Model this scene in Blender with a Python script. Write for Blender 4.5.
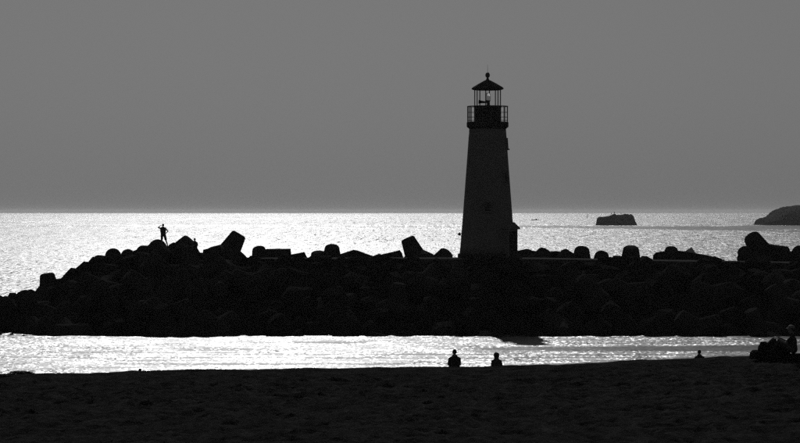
import bpy, bmesh, math, random
import numpy as np
from mathutils import Vector, Matrix, noise

for o in list(bpy.data.objects):
    bpy.data.objects.remove(o)
SC = bpy.context.scene
COL = SC.collection
R = math.radians
rnd = random.Random(7)

# ------------------------------------------------------------------ camera
F = 2800.0            # focal length in pixels of the 800 px wide photograph
CAM_H = 8.0           # metres above the sea
HZ = 212.0            # image row of the level line
cd = bpy.data.cameras.new('camera')
cam = bpy.data.objects.new('camera', cd)
COL.objects.link(cam)
cam.location = (0, 0, CAM_H)
cam.rotation_euler = (R(90), 0, 0)
cd.sensor_width = 36.0
cd.lens = 36.0 * F / 800.0
cd.shift_y = -(221.5 - HZ) / 800.0
cd.clip_start = 0.5
cd.clip_end = 60000.0
SC.camera = cam

# ------------------------------------------------------------------ sky, sun, exposure
SUN_EL, SUN_AZ = 28.6, -3.2        # degrees; azimuth measured from +Y (view axis), negative to the left
world = bpy.data.worlds.new('World')
SC.world = world
world.use_nodes = True
wn = world.node_tree
bg = wn.nodes['Background']
sky = wn.nodes.new('ShaderNodeTexSky')
sky.sky_type = 'NISHITA'
sky.sun_disc = False
sky.sun_elevation = R(SUN_EL)
sky.sun_rotation = R(SUN_AZ)
sky.dust_density = 0.35
sky.air_density = 1.9
bw = wn.nodes.new('ShaderNodeRGBToBW')        # the picture is black and white
wn.links.new(sky.outputs[0], bw.inputs[0])
wn.links.new(bw.outputs[0], bg.inputs['Color'])
bg.inputs['Strength'].default_value = 0.05

sl = bpy.data.lights.new('sun', 'SUN')
sl.energy = 5.0
sl.angle = R(0.53)
sl.color = (1.0, 1.0, 1.0)
sun = bpy.data.objects.new('sun', sl)
COL.objects.link(sun)
sd = Vector((math.sin(R(SUN_AZ)) * math.cos(R(SUN_EL)), math.cos(R(SUN_AZ)) * math.cos(R(SUN_EL)), math.sin(R(SUN_EL))))
sun.rotation_euler = sd.to_track_quat('Z', 'Y').to_euler()
sun.location = (-20, 300, 160)

vs = SC.view_settings
SC.display_settings.display_device = 'sRGB'
vs.view_transform = 'Standard'
vs.look = 'None'
vs.gamma = 1.0
vs.use_curve_mapping = False
vs.exposure = -1.80

cy = SC.cycles
cy.use_denoising = False      # keep the grain of the glitter and the sand
cy.use_adaptive_sampling = False
cy.max_bounces = 6
cy.volume_bounces = 1
cy.transparent_max_bounces = 16
cy.sample_clamp_indirect = 6.0
cy.caustics_reflective = False
cy.caustics_refractive = False


def at(px, py, Y):
    """a point at depth Y metres that shows at pixel (px, py) of the 800 px photograph"""
    return Vector(((px - 400.0) / F * Y, Y, CAM_H - (py - HZ) / F * Y))


# ------------------------------------------------------------------ materials
def new_mat(name):
    m = bpy.data.materials.new(name)
    m.use_nodes = True
    nt = m.node_tree
    return m, nt, nt.nodes['Principled BSDF']


def mat_plain(name, v, rough=0.8, var=0.3, scale=3.0, bump=0.25, spec=0.4, metal=0.0, fine=0.02):
    m, nt, b = new_mat(name)
    L = nt.links
    tc = nt.nodes.new('ShaderNodeTexCoord')
    n1 = nt.nodes.new('ShaderNodeTexNoise')
    n1.inputs['Scale'].default_value = scale
    n1.inputs['Detail'].default_value = 8
    n1.inputs['Roughness'].default_value = 0.65
    L.new(tc.outputs['Object'], n1.inputs['Vector'])
    mr = nt.nodes.new('ShaderNodeMapRange')
    mr.inputs['From Min'].default_value = 0.3
    mr.inputs['From Max'].default_value = 0.7
    mr.inputs['To Min'].default_value = v * (1 - var)
    mr.inputs['To Max'].default_value = v * (1 + var)
    L.new(n1.outputs['Fac'], mr.inputs['Value'])
    L.new(mr.outputs[0], b.inputs['Base Color'])
    b.inputs['Roughness'].default_value = rough
    b.inputs['Specular IOR Level'].default_value = spec
    b.inputs['Metallic'].default_value = metal
    if bump:
        bn = nt.nodes.new('ShaderNodeBump')
        bn.inputs['Strength'].default_value = bump
        bn.inputs['Distance'].default_value = fine
        L.new(n1.outputs['Fac'], bn.inputs['Height'])
        L.new(bn.outputs[0], b.inputs['Normal'])
    return m


M = {}
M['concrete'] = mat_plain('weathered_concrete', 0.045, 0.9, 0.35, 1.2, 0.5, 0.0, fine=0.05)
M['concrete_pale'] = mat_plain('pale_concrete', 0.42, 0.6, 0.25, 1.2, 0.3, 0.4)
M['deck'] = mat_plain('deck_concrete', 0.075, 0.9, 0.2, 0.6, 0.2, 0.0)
M['rock'] = mat_plain('silhouette_rock', 0.026, 0.9, 0.45, 0.9, 0.7, 0.0, fine=0.08)  # darker than the rock itself: backlit shade put into the base colour
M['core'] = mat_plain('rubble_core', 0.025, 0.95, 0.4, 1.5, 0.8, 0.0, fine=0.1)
M['tower'] = mat_plain('silhouette_paint', 0.17, 0.8, 0.12, 1.0, 0.12, 0.1)  # white tower painted dark; the colour carries its backlit silhouette
M['trim'] = mat_plain('dark_paint', 0.05, 0.85, 0.2, 2.0, 0.1, 0.0)
M['frame'] = mat_plain('window_paint', 0.16, 0.6, 0.2, 2.0, 0.1, 0.1)
M['wpane'] = mat_plain('dusty_pane', 0.07, 0.6, 0.2, 2.0, 0.0, 0.1)
M['metal'] = mat_plain('painted_steel', 0.04, 0.5, 0.2, 4.0, 0.0, 0.4)
M['lens'] = mat_plain('beacon_housing', 0.25, 0.3, 0.2, 4.0, 0.0, 0.5)
M['islet'] = mat_plain('islet_rock', 0.065, 0.9, 0.35, 0.2, 0.6, 0.0, fine=0.5)
M['skin'] = mat_plain('skin', 0.22, 0.6, 0.1, 6.0, 0.0, 0.3)
M['cloth'] = mat_plain('dark_cloth', 0.05, 0.9, 0.2, 8.0, 0.1, 0.0)
M['cloth2'] = mat_plain('grey_cloth', 0.08, 0.9, 0.2, 8.0, 0.1, 0.0)
M['hair'] = mat_plain('hair', 0.03, 0.6, 0.2, 20.0, 0.2, 0.3)
M['hat'] = mat_plain('pale_cap', 0.22, 0.8, 0.1, 10.0, 0.0, 0.2)
M['hull'] = mat_plain('boat_paint', 0.10, 0.5, 0.2, 1.0, 0.0, 0.4)
M['kelp'] = mat_plain('kelp', 0.03, 0.8, 0.4, 6.0, 0.5, 0.05)

lm, nt, b = new_mat('frosted_lens')
b.inputs['Base Color'].default_value = (0.8, 0.8, 0.8, 1)
b.inputs['Transmission Weight'].default_value = 0.8
b.inputs['Roughness'].default_value = 0.25
b.inputs['IOR'].default_value = 1.12
M['lens'] = lm
gm, nt, b = new_mat('lantern_glass')
b.inputs['Base Color'].default_value = (0.95, 0.95, 0.95, 1)
b.inputs['Transmission Weight'].default_value = 1.0
b.inputs['Roughness'].default_value = 0.0
b.inputs['IOR'].default_value = 1.02
M['glass'] = gm


def sand_material():
    m, nt, b = new_mat('dark_sand')  # tones kept below real sand, so the backlit shade sits in the colour
    L = nt.links
    geo = nt.nodes.new('ShaderNodeNewGeometry')
    n1 = nt.nodes.new('ShaderNodeTexNoise')
    n1.inputs['Scale'].default_value = 1.2
    n1.inputs['Detail'].default_value = 9
    n1.inputs['Roughness'].default_value = 0.85
    L.new(geo.outputs['Position'], n1.inputs['Vector'])
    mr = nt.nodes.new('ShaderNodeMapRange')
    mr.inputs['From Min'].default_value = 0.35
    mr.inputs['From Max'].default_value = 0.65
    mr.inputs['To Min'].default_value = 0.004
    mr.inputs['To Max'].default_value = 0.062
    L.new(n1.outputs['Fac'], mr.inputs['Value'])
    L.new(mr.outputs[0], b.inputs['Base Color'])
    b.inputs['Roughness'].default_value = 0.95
    b.inputs['Specular IOR Level'].default_value = 0.0
    n2 = nt.nodes.new('ShaderNodeTexNoise')
    n2.inputs['Scale'].default_value = 6.0
    n2.inputs['Detail'].default_value = 6
    n2.inputs['Roughness'].default_value = 0.7
    L.new(geo.outputs['Position'], n2.inputs['Vector'])
    bn = nt.nodes.new('ShaderNodeBump')
    bn.inputs['Strength'].default_value = 1.0
    bn.inputs['Distance'].default_value = 0.12
    L.new(n2.outputs['Fac'], bn.inputs['Height'])
    L.new(bn.outputs[0], b.inputs['Normal'])
    return m


M['sand'] = sand_material()


def water_material():
    """dark sea water; wavelet slopes are drawn from fractal noise, calmer in slicks"""
    m, nt, b = new_mat('sea_water')
    N, L = nt.nodes, nt.links
    b.inputs['Base Color'].default_value = (0.012, 0.012, 0.012, 1)
    b.inputs['Roughness'].default_value = 0.16
    b.inputs['IOR'].default_value = 1.333
    geo = N.new('ShaderNodeNewGeometry')
    sep = N.new('ShaderNodeSeparateXYZ')
    L.new(geo.outputs['Position'], sep.inputs[0])
    X, Y = sep.outputs[0], sep.outputs[1]

    def math_(op, a, b_=None, c=None, clamp=False):
        n = N.new('ShaderNodeMath')
        n.operation = op
        n.use_clamp = clamp
        for k, v in enumerate((a, b_, c)):
            if v is None:
                continue
            if isinstance(v, (int, float)):
                n.inputs[k].default_value = v
            else:
                L.new(v, n.inputs[k])
        return n.outputs[0]

    def smooth(v, lo, hi, a=0.0, c=1.0):
        n = N.new('ShaderNodeMapRange')
        n.interpolation_type = 'SMOOTHSTEP'
        L.new(v, n.inputs['Value'])
        n.inputs['From Min'].default_value = lo
        n.inputs['From Max'].default_value = hi
        n.inputs['To Min'].default_value = a
        n.inputs['To Max'].default_value = c
        return n.outputs[0]

    def noise_(sx, sy, detail, rough, off=0.0):
        mp = N.new('ShaderNodeMapping')
        mp.inputs['Scale'].default_value = (sx, sy, 1)
        mp.inputs['Location'].default_value = (off, off * 1.7, off)
        L.new(geo.outputs['Position'], mp.inputs['Vector'])
        n = N.new('ShaderNodeTexNoise')
        n.inputs['Scale'].default_value = 1.0
        n.inputs['Detail'].default_value = detail
        n.inputs['Roughness'].default_value = rough
        L.new(mp.outputs[0], n.inputs['Vector'])
        return n

    # wavelet slopes
    fine = noise_(4.2, 2.0, 3, 0.65, 3.1)
    swell = noise_(0.30, 0.22, 5, 0.75, 11.3)
    va = N.new('ShaderNodeVectorMath'); va.operation = 'SUBTRACT'
    L.new(fine.outputs['Color'], va.inputs[0]); va.inputs[1].default_value = (0.5, 0.5, 0.5)
    vb = N.new('ShaderNodeVectorMath'); vb.operation = 'SUBTRACT'
    L.new(swell.outputs['Color'], vb.inputs[0]); vb.inputs[1].default_value = (0.5, 0.5, 0.5)
    sa = N.new('ShaderNodeVectorMath'); sa.operation = 'SCALE'
    L.new(va.outputs[0], sa.inputs[0]); sa.inputs['Scale'].default_value = 1.6
    sb = N.new('ShaderNodeVectorMath'); sb.operation = 'SCALE'
    L.new(vb.outputs[0], sb.inputs[0]); sb.inputs['Scale'].default_value = 0.9
    ad0 = N.new('ShaderNodeVectorMath'); ad0.operation = 'ADD'
    L.new(sa.outputs[0], ad0.inputs[0]); L.new(sb.outputs[0], ad0.inputs[1])
    # the open sea carries a longer chop than the sheltered channel
    prev = ad0.outputs[0]
    for sx, sy, y0, y1, k_, off in ((2.4, 0.15, 215, 260, 2.0, 51.0), (0.9, 0.025, 450, 900, 1.8, 61.0), (0.35, 0.006, 1100, 1900, 1.6, 81.0)):
        ch = noise_(sx, sy, 2, 0.6, off)
        vc = N.new('ShaderNodeVectorMath'); vc.operation = 'SUBTRACT'
        L.new(ch.outputs['Color'], vc.inputs[0]); vc.inputs[1].default_value = (0.5, 0.5, 0.5)
        sv = N.new('ShaderNodeVectorMath'); sv.operation = 'SCALE'
        L.new(vc.outputs[0], sv.inputs[0]); L.new(smooth(Y, y0, y1, 0.0, k_), sv.inputs['Scale'])
        a2 = N.new('ShaderNodeVectorMath'); a2.operation = 'ADD'
        L.new(prev, a2.inputs[0]); L.new(sv.outputs[0], a2.inputs[1])
        prev = a2.outputs[0]
    ad = a2

    # slicks: long smooth streaks where the wavelets die down
    warp = noise_(0.008, 0.002, 4, 0.6, 5.0).outputs['Fac']
    wob = math_('MULTIPLY_ADD', warp, 1300.0, -650.0)
    # far slick about 1.5 km out, wider towards the right
    cen = math_('MULTIPLY_ADD', X, -0.30, 1490.0)
    dist = math_('ABSOLUTE', math_('SUBTRACT', math_('ADD', Y, wob), cen))
    halfw = math_('MULTIPLY_ADD', X, 0.42, 165.0)
    far_band = smooth(math_('DIVIDE', dist, halfw), 0.6, 1.25, 1.0, 0.0)
    far_gate = math_('MULTIPLY', smooth(Y, 1000, 1150), smooth(Y, 2100, 1900))
    far_band = math_('MULTIPLY', far_band, far_gate)
    gap = smooth(noise_(0.010, 0.001, 3, 0.6, 71.0).outputs['Fac'], 0.40, 0.52)
    d2 = math_('ABSOLUTE', math_('SUBTRACT', math_('MULTIPLY_ADD', wob, 0.25, Y), 1585.0))
    far_band2 = math_('MULTIPLY', math_('MULTIPLY', smooth(d2, 55.0, 95.0, 1.0, 0.0), gap), smooth(X, 60.0, 20.0))
    far_band = math_('MAXIMUM', far_band, far_band2)
    # streaks on the open sea
    st = noise_(0.0035, 0.0035, 4, 0.6, 21.0).outputs['Fac']
    far_streak = math_('MULTIPLY', smooth(st, 0.53, 0.63, 0.0, 0.75), smooth(Y, 1300, 2000))
    # the sheltered channel in front of the breakwater
    near = smooth(Y, 190, 186)
    ns = noise_(0.06, 0.50, 4, 0.6, 31.0).outputs['Fac']
    near_streak = smooth(ns, 0.53, 0.60, 0.0, 0.95)
    wn_ = noise_(0.15, 0.1, 3, 0.6, 41.0).outputs['Fac']
    wy = math_('MULTIPLY_ADD', wn_, 3.0, -1.5)
    Yw = math_('ADD', Y, wy)
    b1d = math_('ABSOLUTE', math_('SUBTRACT', Yw, math_('MULTIPLY_ADD', X, 0.05, 163.5)))
    b1h = math_('MULTIPLY_ADD', X, 0.14, 1.1)
    band1 = math_('MULTIPLY', smooth(math_('DIVIDE', b1d, b1h), 0.7, 1.2, 1.0, 0.0), smooth(X, 1.0, 6.0))
    b2 = math_('SUBTRACT', math_('MULTIPLY_ADD', X, 0.72, 143.0), Yw)
    band2 = math_('MULTIPLY', smooth(b2, -0.8, 1.5), smooth(X, 3.0, 8.0))
    b3 = math_('ADD', math_('SUBTRACT', Yw, 178.0), math_('MULTIPLY_ADD', X, 0.35, -7.0))
    band3 = math_('MULTIPLY', smooth(b3, -1.0, 2.0), smooth(X, 19.0, 24.0))
    nearm = math_('MAXIMUM', math_('MAXIMUM', near_streak, band1), math_('MAXIMUM', band2, band3))
    nearm = math_('MULTIPLY', nearm, near)
    slick = math_('MAXIMUM', math_('MAXIMUM', far_band, far_streak), nearm, clamp=True)
    amp = math_('MULTIPLY_ADD', slick, -0.72, 1.0)

    sc_ = N.new('ShaderNodeVectorMath'); sc_.operation = 'SCALE'
    L.new(ad.outputs[0], sc_.inputs[0]); L.new(amp, sc_.inputs['Scale'])
    mu = N.new('ShaderNodeVectorMath'); mu.operation = 'MULTIPLY'
    L.new(sc_.outputs[0], mu.inputs[0]); mu.inputs[1].default_value = (1, 1.4, 0)
    up = N.new('ShaderNodeVectorMath'); up.operation = 'ADD'
    L.new(mu.outputs[0], up.inputs[0]); up.inputs[1].default_value = (0, 0, 1)
    nz = N.new('ShaderNodeVectorMath'); nz.operation = 'NORMALIZE'
    L.new(up.outputs[0], nz.inputs[0])
    L.new(nz.outputs[0], b.inputs['Normal'])
    rg = math_('MULTIPLY_ADD', slick, -0.12, 0.36)
    L.new(rg, b.inputs['Roughness'])
    return m


M['water'] = water_material()


# ------------------------------------------------------------------ helpers
def link(name, mesh, mat=None, parent=None):
    o = bpy.data.objects.new(name, mesh)
    COL.objects.link(o)
    if mat is not None and len(mesh.materials) == 0:
        mesh.materials.append(mat)
    o.parent = parent
    return o


def from_bm(name, bm, mat, parent=None, smooth=False):
    me = bpy.data.meshes.new(name)
    bm.normal_update()
    bm.to_mesh(me)
    bm.free()
    if smooth:
        for p in me.polygons:
            p.use_smooth = True
    return link(name, me, mat, parent)


def tag(o, label=None, cat=None, group=None, kind=None):
    if label: o['label'] = label
    if cat: o['category'] = cat
    if group: o['group'] = group
    if kind: o['kind'] = kind
    return o


def empty(name, loc):
    o = bpy.data.objects.new(name, None)
    COL.objects.link(o)
    o.location = loc
    o.empty_display_size = 0.3
    return o


def add_box(bm, lo, hi, mtx=None):
    vs_ = [Vector((x, y, z)) for z in (lo[2], hi[2]) for y in (lo[1], hi[1]) for x in (lo[0], hi[0])]
    if mtx is not None:
        vs_ = [mtx @ v for v in vs_]
    v = [bm.verts.new(c) for c in vs_]
    for f in ((0, 2, 3, 1), (4, 5, 7, 6), (0, 1, 5, 4), (2, 6, 7, 3), (0, 4, 6, 2), (1, 3, 7, 5)):
        bm.faces.new([v[k] for k in f])


def add_lathe(bm, prof, n=32, mtx=None, close=True, phase=0.0):
    rings = []
    for r, z in prof:
        if r < 1e-5:
            p = Vector((0, 0, z))
            rings.append([bm.verts.new(mtx @ p if mtx is not None else p)])
        else:
            rg = []
            for k in range(n):
                a = 2 * math.pi * k / n + phase
                p = Vector((r * math.cos(a), r * math.sin(a), z))
                rg.append(bm.verts.new(mtx @ p if mtx is not None else p))
            rings.append(rg)
    for a, c in zip(rings, rings[1:]):
        for k in range(n):
            k2 = (k + 1) % n
            if len(a) == 1 and len(c) == 1:
                continue
            if len(a) == 1:
                bm.faces.new((a[0], c[k2], c[k]))
            elif len(c) == 1:
                bm.faces.new((a[k], a[k2], c[0]))
            else:
                bm.faces.new((a[k], a[k2], c[k2], c[k]))
    if close:
        if len(rings[0]) > 1:
            bm.faces.new(list(reversed(rings[0])))
        if len(rings[-1]) > 1:
            bm.faces.new(rings[-1])


def frame_to(p, d):
    """matrix that carries +Z onto direction d with origin p"""
    return Matrix.Translation(p) @ Vector(d).normalized().to_track_quat('Z', 'Y').to_matrix().to_4x4()


def add_rod(bm, p, q, r1, r2=None, n=10):
    p, q = Vector(p), Vector(q)
    add_lathe(bm, [(r1, 0), (r1 if r2 is None else r2, (q - p).length)], n, frame_to(p, q - p))


def fbm(x, y, z=0.0, oct_=4, s=1.0):
    return noise.fractal(Vector((x * s, y * s, z * s)), 1.0, 2.0, oct_)


# ------------------------------------------------------------------ setting: sea
bm = bmesh.new()
xs = [-14000, -2500, -600, -120, 0, 120, 600, 2500, 14000]
ys = [40, 130, 190, 400, 1200, 4000, 10000, 20000]
gv = [[bm.verts.new((x, y, 0)) for x in xs] for y in ys]
for j in range(len(ys) - 1):
    for i in range(len(xs) - 1):
        bm.faces.new((gv[j][i], gv[j][i + 1], gv[j + 1][i + 1], gv[j + 1][i]))
tag(from_bm('sea', bm, M['water']), 'glittering silver sea reaching to the horizon', kind='structure')

# ------------------------------------------------------------------ setting: beach
CR = [(-400, 380), (0, 374), (60, 373.5), (130, 371), (200, 369.6), (300, 368), (400, 367), (470, 366.6), (540, 365.5),
      (600, 362.6), (650, 359.6), (700, 358), (730, 356.5), (760, 354.6), (800, 353), (1200, 345)]
CX = np.array([(p - 400) / F * 95 for p, _ in CR])
CZ = np.array([CAM_H - (q - HZ) / F * 95 for _, q in CR])


def beach_z(x, y, rough=True):
    zc = float(np.interp(x, CX, CZ))
    if y > 95:
        t = y - 95
        z = zc - 0.1 * t - 0.03 * math.exp(-t / 2.0) + 0.03
        z = max(z, -1.5)
    elif y > 60:
        z = zc - 0.10 * (1 - math.exp(-(95 - y) / 5.0)) - 0.12 * math.sin((95 - y) / 35 * math.pi)
    else:
        z = zc - 0.10 + (60 - y) / 60.0 * 3.5 * min(1.0, max(0.0, (60 - y) / 20.0))
        z = min(z, 6.4)
    if rough:
        z += 0.05 * fbm(x, y * 0.6, 0, 3, 0.35)
        if 55 < y < 108:
            k = min(1.0, max(0.25, (93.5 - y) / 4.0)) * min(1.0, (y - 55) / 5.0)
            z += k * (0.08 * fbm(x + 40, y, 3.0, 3, 1.1) + 0.075 * fbm(x, y, 9.0, 3, 2.3))
    return z


def axis(segs):
    out = []
    for a, b_, st in segs:
        n = max(1, int(round((b_ - a) / st)))
        out += [a + (b_ - a) * k / n for k in range(n)]
    out.append(segs[-1][1])
    return out


bxs = axis([(-400, -60, 34), (-60, -18, 3), (-18, 18, 0.11), (18, 60, 3), (60, 400, 34)])
bys = axis([(-60, 50, 6), (50, 60, 0.8), (60, 80, 0.16), (80, 98, 0.12), (98, 108, 0.4), (108, 140, 3)])
nx, ny = len(bxs), len(bys)
verts = [(x, y, beach_z(x, y)) for y in bys for x in bxs]
faces = [(j * nx + i, j * nx + i + 1, (j + 1) * nx + i + 1, (j + 1) * nx + i) for j in range(ny - 1) for i in range(nx - 1)]
# trodden sand: shallow pits with raised rims
za = np.array([v[2] for v in verts]).reshape(ny, nx)
xa, ya = np.array(bxs), np.array(bys)
rp = random.Random(91)
for _ in range(5200):
    cx, cy_ = rp.uniform(-17, 17), rp.uniform(58.5, 94.3)
    a = rp.uniform(.10, .24); b2_ = a * rp.uniform(1.0, 1.6); dpt = rp.uniform(.02, .07) * min(1.0, (95.5 - cy_) / 4)
    i0, i1 = np.searchsorted(xa, cx - 2 * a), np.searchsorted(xa, cx + 2 * a)
    j0, j1 = np.searchsorted(ya, cy_ - 2 * b2_), np.searchsorted(ya, cy_ + 2 * b2_)
    if i1 <= i0 or j1 <= j0:
        continue
    rr_ = np.sqrt(((xa[None, i0:i1] - cx) / a) ** 2 + ((ya[j0:j1, None] - cy_) / b2_) ** 2)
    za[j0:j1, i0:i1] += dpt * (-np.exp(-rr_ ** 2 * 1.6) + .55 * np.exp(-((rr_ - 1.25) / .35) ** 2))
verts = [(v[0], v[1], float(z)) for v, z in zip(verts, za.ravel())]
me = bpy.data.meshes.new('beach')
me.from_pydata(verts, [], faces)
for p in me.polygons:
    p.use_smooth = True
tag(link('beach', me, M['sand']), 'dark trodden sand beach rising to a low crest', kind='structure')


# ------------------------------------------------------------------ headland and islet far out
def rock_mass(name, outline, depth, Y, mat, seed, nseg=60, nd=14, rough=1.0):
    """a rocky mass: height profile along X (metres), rounded in depth"""
    bm = bmesh.new()
    x0, x1 = outline[0][0], outline[-1][0]
    px = [p[0] for p in outline]; pz = [p[1] for p in outline]
    sx_ = sorted(set([x0 + (x1 - x0) * i / nseg for i in range(nseg + 1)] + px))
    nseg = len(sx_) - 1
    grid = []
    for j in range(nd + 1):
        t = j / nd * 2 - 1
        row = []
        for i in range(nseg + 1):
            x = sx_[i]
            h = float(np.interp(x, px, pz))
            k = (1 - abs(t) ** 5)
            z = -1.0 + (h + 1.0) * k
            z += rough * fbm(x, t * depth, seed, 4, 0.25) * 0.5 * min(1, h / 4) * k
            dy = t * depth * (0.55 + 0.45 * min(1.0, h / max(pz))) + rough * fbm(x, z, seed + 7, 3, 0.2) * 1.5
            row.append(bm.verts.new((x, Y + depth + dy, z)))
        grid.append(row)
    for j in range(nd):
        for i in range(nseg):
            bm.faces.new((grid[j][i], grid[j][i + 1], grid[j + 1][i + 1], grid[j + 1][i]))
    for row in (0, nseg):
        bm.faces.new([grid[j][row] for j in range(nd + 1)])
    bmesh.ops.recalc_face_normals(bm, faces=bm.faces)
    return from_bm(name, bm, mat)


YI = 1660.0
K = YI / F
isl = [(597, 225.8), (597.6, 223), (598.3, 219.5), (600, 218.4), (605, 217.6), (610, 217.0), (613.5, 216.2), (616, 214.9), (618, 215.6),
       (622, 215.1), (627, 215.0), (632, 215.2), (634.5, 216.6), (635.5, 219.5), (636.3, 222.0), (637.5, 224.0), (638, 225.8)]
o = rock_mass('rock_islet', [((p - 400) * K, CAM_H - (q - HZ) * K + 0.3) for p, q in isl], 9.0, YI, M['islet'], 2.0, 110, 22, 1.5)
tag(o, 'flat-topped dark rock islet standing in the open sea', 'rock')
# sea birds perched on the islet
for k, (px, h) in enumerate(((612.4, 0.9), (615.6, 1.1), (622.3, 0.9))):
    bm = bmesh.new()
    add_lathe(bm, [(0, -.45), (.16, -.3), (.24, 0), (.2, .25), (.1, .4), (.12, .5), (0, .62)], 8)
    p = Vector(((px - 400) * K, YI + 9.0, CAM_H - (216 - HZ) * K))
    z = -9
    for v in o.data.vertices:
        if abs(v.co.x - p.x) < 0.6:
            z = max(z, v.co.z)
    br = from_bm('sea_bird', bm, M['metal'], None, True)
    br.location = (p.x, p.y, z + 0.45)
    br.scale = (h, h, h * 1.2)
    tag(br, 'dark sea bird perched on the flat-topped rock islet', 'bird', 'birds on the islet')

hd = [(757, 225.8), (759.5, 224.6), (760.5, 221), (763, 218.6), (768, 217.6), (772, 215.5), (776, 212.2), (782, 209.2), (788, 207.6),
      (795, 206.6), (802, 206.0), (830, 203), (880, 200), (960, 198), (1100, 196), (1300, 197)]
o = rock_mass('headland', [((p - 400) * (YI + 60) / F, CAM_H - (q - HZ) * (YI + 60) / F + 0.3) for p, q in hd], 60.0, YI, M['islet'], 5.0, 260, 26, 1.7)
tag(o, 'low rounded headland entering from the right edge', kind='structure')

# ------------------------------------------------------------------ breakwater
TOPX = [-60, -38, -30, -28, -24, -21, -17, -13, -11, -9, 60]
TOPZ = [-2.5, -1.2, 0.6, 1.0, 1.9, 3.2, 4.9, 4.5, 4.1, 4.1, 4.1]


def core_z(x, y):
    top = float(np.interp(x, TOPX, TOPZ))
    near = -2.0 + (top + 2.0) * min(1.0, max(0.0, (y - 177.5) / 15.5)) ** 0.9
    far = -2.0 + (top + 2.0) * min(1.0, max(0.0, (224.0 - y) / 18.0))
    return min(near, far, top)


bxs = axis([(-60, 60, 0.8)])
bys = axis([(176, 226, 0.8)])
nx, ny = len(bxs), len(bys)
verts = [(x, y, core_z(x, y) - 0.35 + 0.35 * fbm(x, y, 0, 4, 0.5)) for y in bys for x in bxs]
faces = [(j * nx + i, j * nx + i + 1, (j + 1) * nx + i + 1, (j + 1) * nx + i) for j in range(ny - 1) for i in range(nx - 1)]
me = bpy.data.meshes.new('rubble_core')
me.from_pydata(verts, [], faces)
bwr = empty('breakwater', (0, 200, 0))
tag(bwr, 'long dark rubble breakwater with a concrete walkway along its crest', 'breakwater')
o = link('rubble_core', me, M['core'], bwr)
o.location = (0, -200, 0)


def deck_z(x):
    return 4.70 - 0.016 * max(0.0, x - 9.0)


# the walkway is cast in bays
x = -11.6
shared = {}
while x < 56:
    w = 3.0
    bm = bmesh.new()
    z0, z1 = deck_z(x), deck_z(x + w)
    vs_ = []
    for (xx, zz) in ((x + 0.02, z0), (x + w - 0.02, z1)):
        for yy in (-3.3, 3.3):
            for dz in (-0.9, -0.04, 0.0):
                inset = 0.05 if dz == 0.0 else 0.0
                vs_.append((xx, yy - math.copysign(inset, yy), zz + dz))
    V = [bm.verts.new(v) for v in vs_]
    a, c, d, e = V[0:3], V[3:6], V[6:9], V[9:12]
    for k in (0, 1):
        bm.faces.new((a[k], d[k], d[k + 1], a[k + 1]))
        bm.faces.new((e[k], c[k], c[k + 1], e[k + 1]))
    bm.faces.new((a[2], d[2], e[2], c[2]))
    bm.faces.new((a[0], c[0], e[0], d[0]))
    bm.faces.new((a[0], a[1], a[2], c[2], c[1], c[0]))
    bm.faces.new((d[2], d[1], d[0], e[0], e[1], e[2]))
    bmesh.ops.recalc_face_normals(bm, faces=bm.faces)
    o = from_bm('walkway_slab', bm, M['deck'], bwr)
    o.location.y = 0.4
    x += w


# ------------------------------------------------------------------ boulders and tetrapods
def boulder_mesh(seed, n=22, flat=0.75):
    rr = random.Random(seed)
    bm = bmesh.new()
    for _ in range(n):
        v = Vector((rr.gauss(0, 1), rr.gauss(0, 1), rr.gauss(0, 1))).normalized()
        v *= rr.uniform(0.82, 1.08)
        bm.verts.new((v.x, v.y * rr.uniform(0.8, 1.0), v.z * flat))
    bmesh.ops.convex_hull(bm, input=bm.verts)
    bmesh.ops.delete(bm, geom=[v for v in bm.verts if not v.link_faces], context='VERTS')
    bmesh.ops.recalc_face_normals(bm, faces=bm.faces)
    me = bpy.data.meshes.new('boulder')
    bm.to_mesh(me); bm.free()
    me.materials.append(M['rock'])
    return me


BOULD = [boulder_mesh(s, 18 + s % 3 * 4, 0.7 + 0.1 * (s % 3)) for s in range(10)]


def boulder(loc, size, label, group=None, seed=None, sx=1.0, sz=1.0, rot=None, mat=None):
    rr = random.Random(seed if seed is not None else rnd.random())
    me = BOULD[rr.randrange(len(BOULD))]
    if mat is not None:
        me = me.copy(); me.materials.clear(); me.materials.append(mat)
    o = link('boulder', me)
    o.location = loc
    o.scale = (size * sx, size * rr.uniform(0.85, 1.15), size * sz)
    o.rotation_euler = rot if rot else (rr.uniform(-.4, .4), rr.uniform(-.4, .4), rr.uniform(0, 6.28))
    return tag(o, label, 'boulder', group)


TR, TT, TB = 1.75, 0.54, 0.80     # tetrapod: leg length, tip radius, root radius


def tetrapod_mesh(n=20):
    bm = bmesh.new()
    dirs = [Vector((0, 0, 1))]
    for k in range(3):
        a = 2 * math.pi * k / 3
        dirs.append(Vector((math.cos(a) * 0.9428, math.sin(a) * 0.9428, -1 / 3)))
    for d in dirs:
        add_lathe(bm, [(TB * 0.9, -0.25), (TB, 0.25), (TT + 0.02, TR - 0.16), (TT - 0.02, TR - 0.06), (TT - 0.12, TR), (0, TR + 0.01)], n,
                  frame_to(Vector((0, 0, 0)), d), close=True)
    me = bpy.data.meshes.new('tetrapod')
    bm.normal_update(); bm.to_mesh(me); bm.free()
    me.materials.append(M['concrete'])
    for p in me.polygons:
        p.use_smooth = False
    return me


TETRA = tetrapod_mesh()


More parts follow.
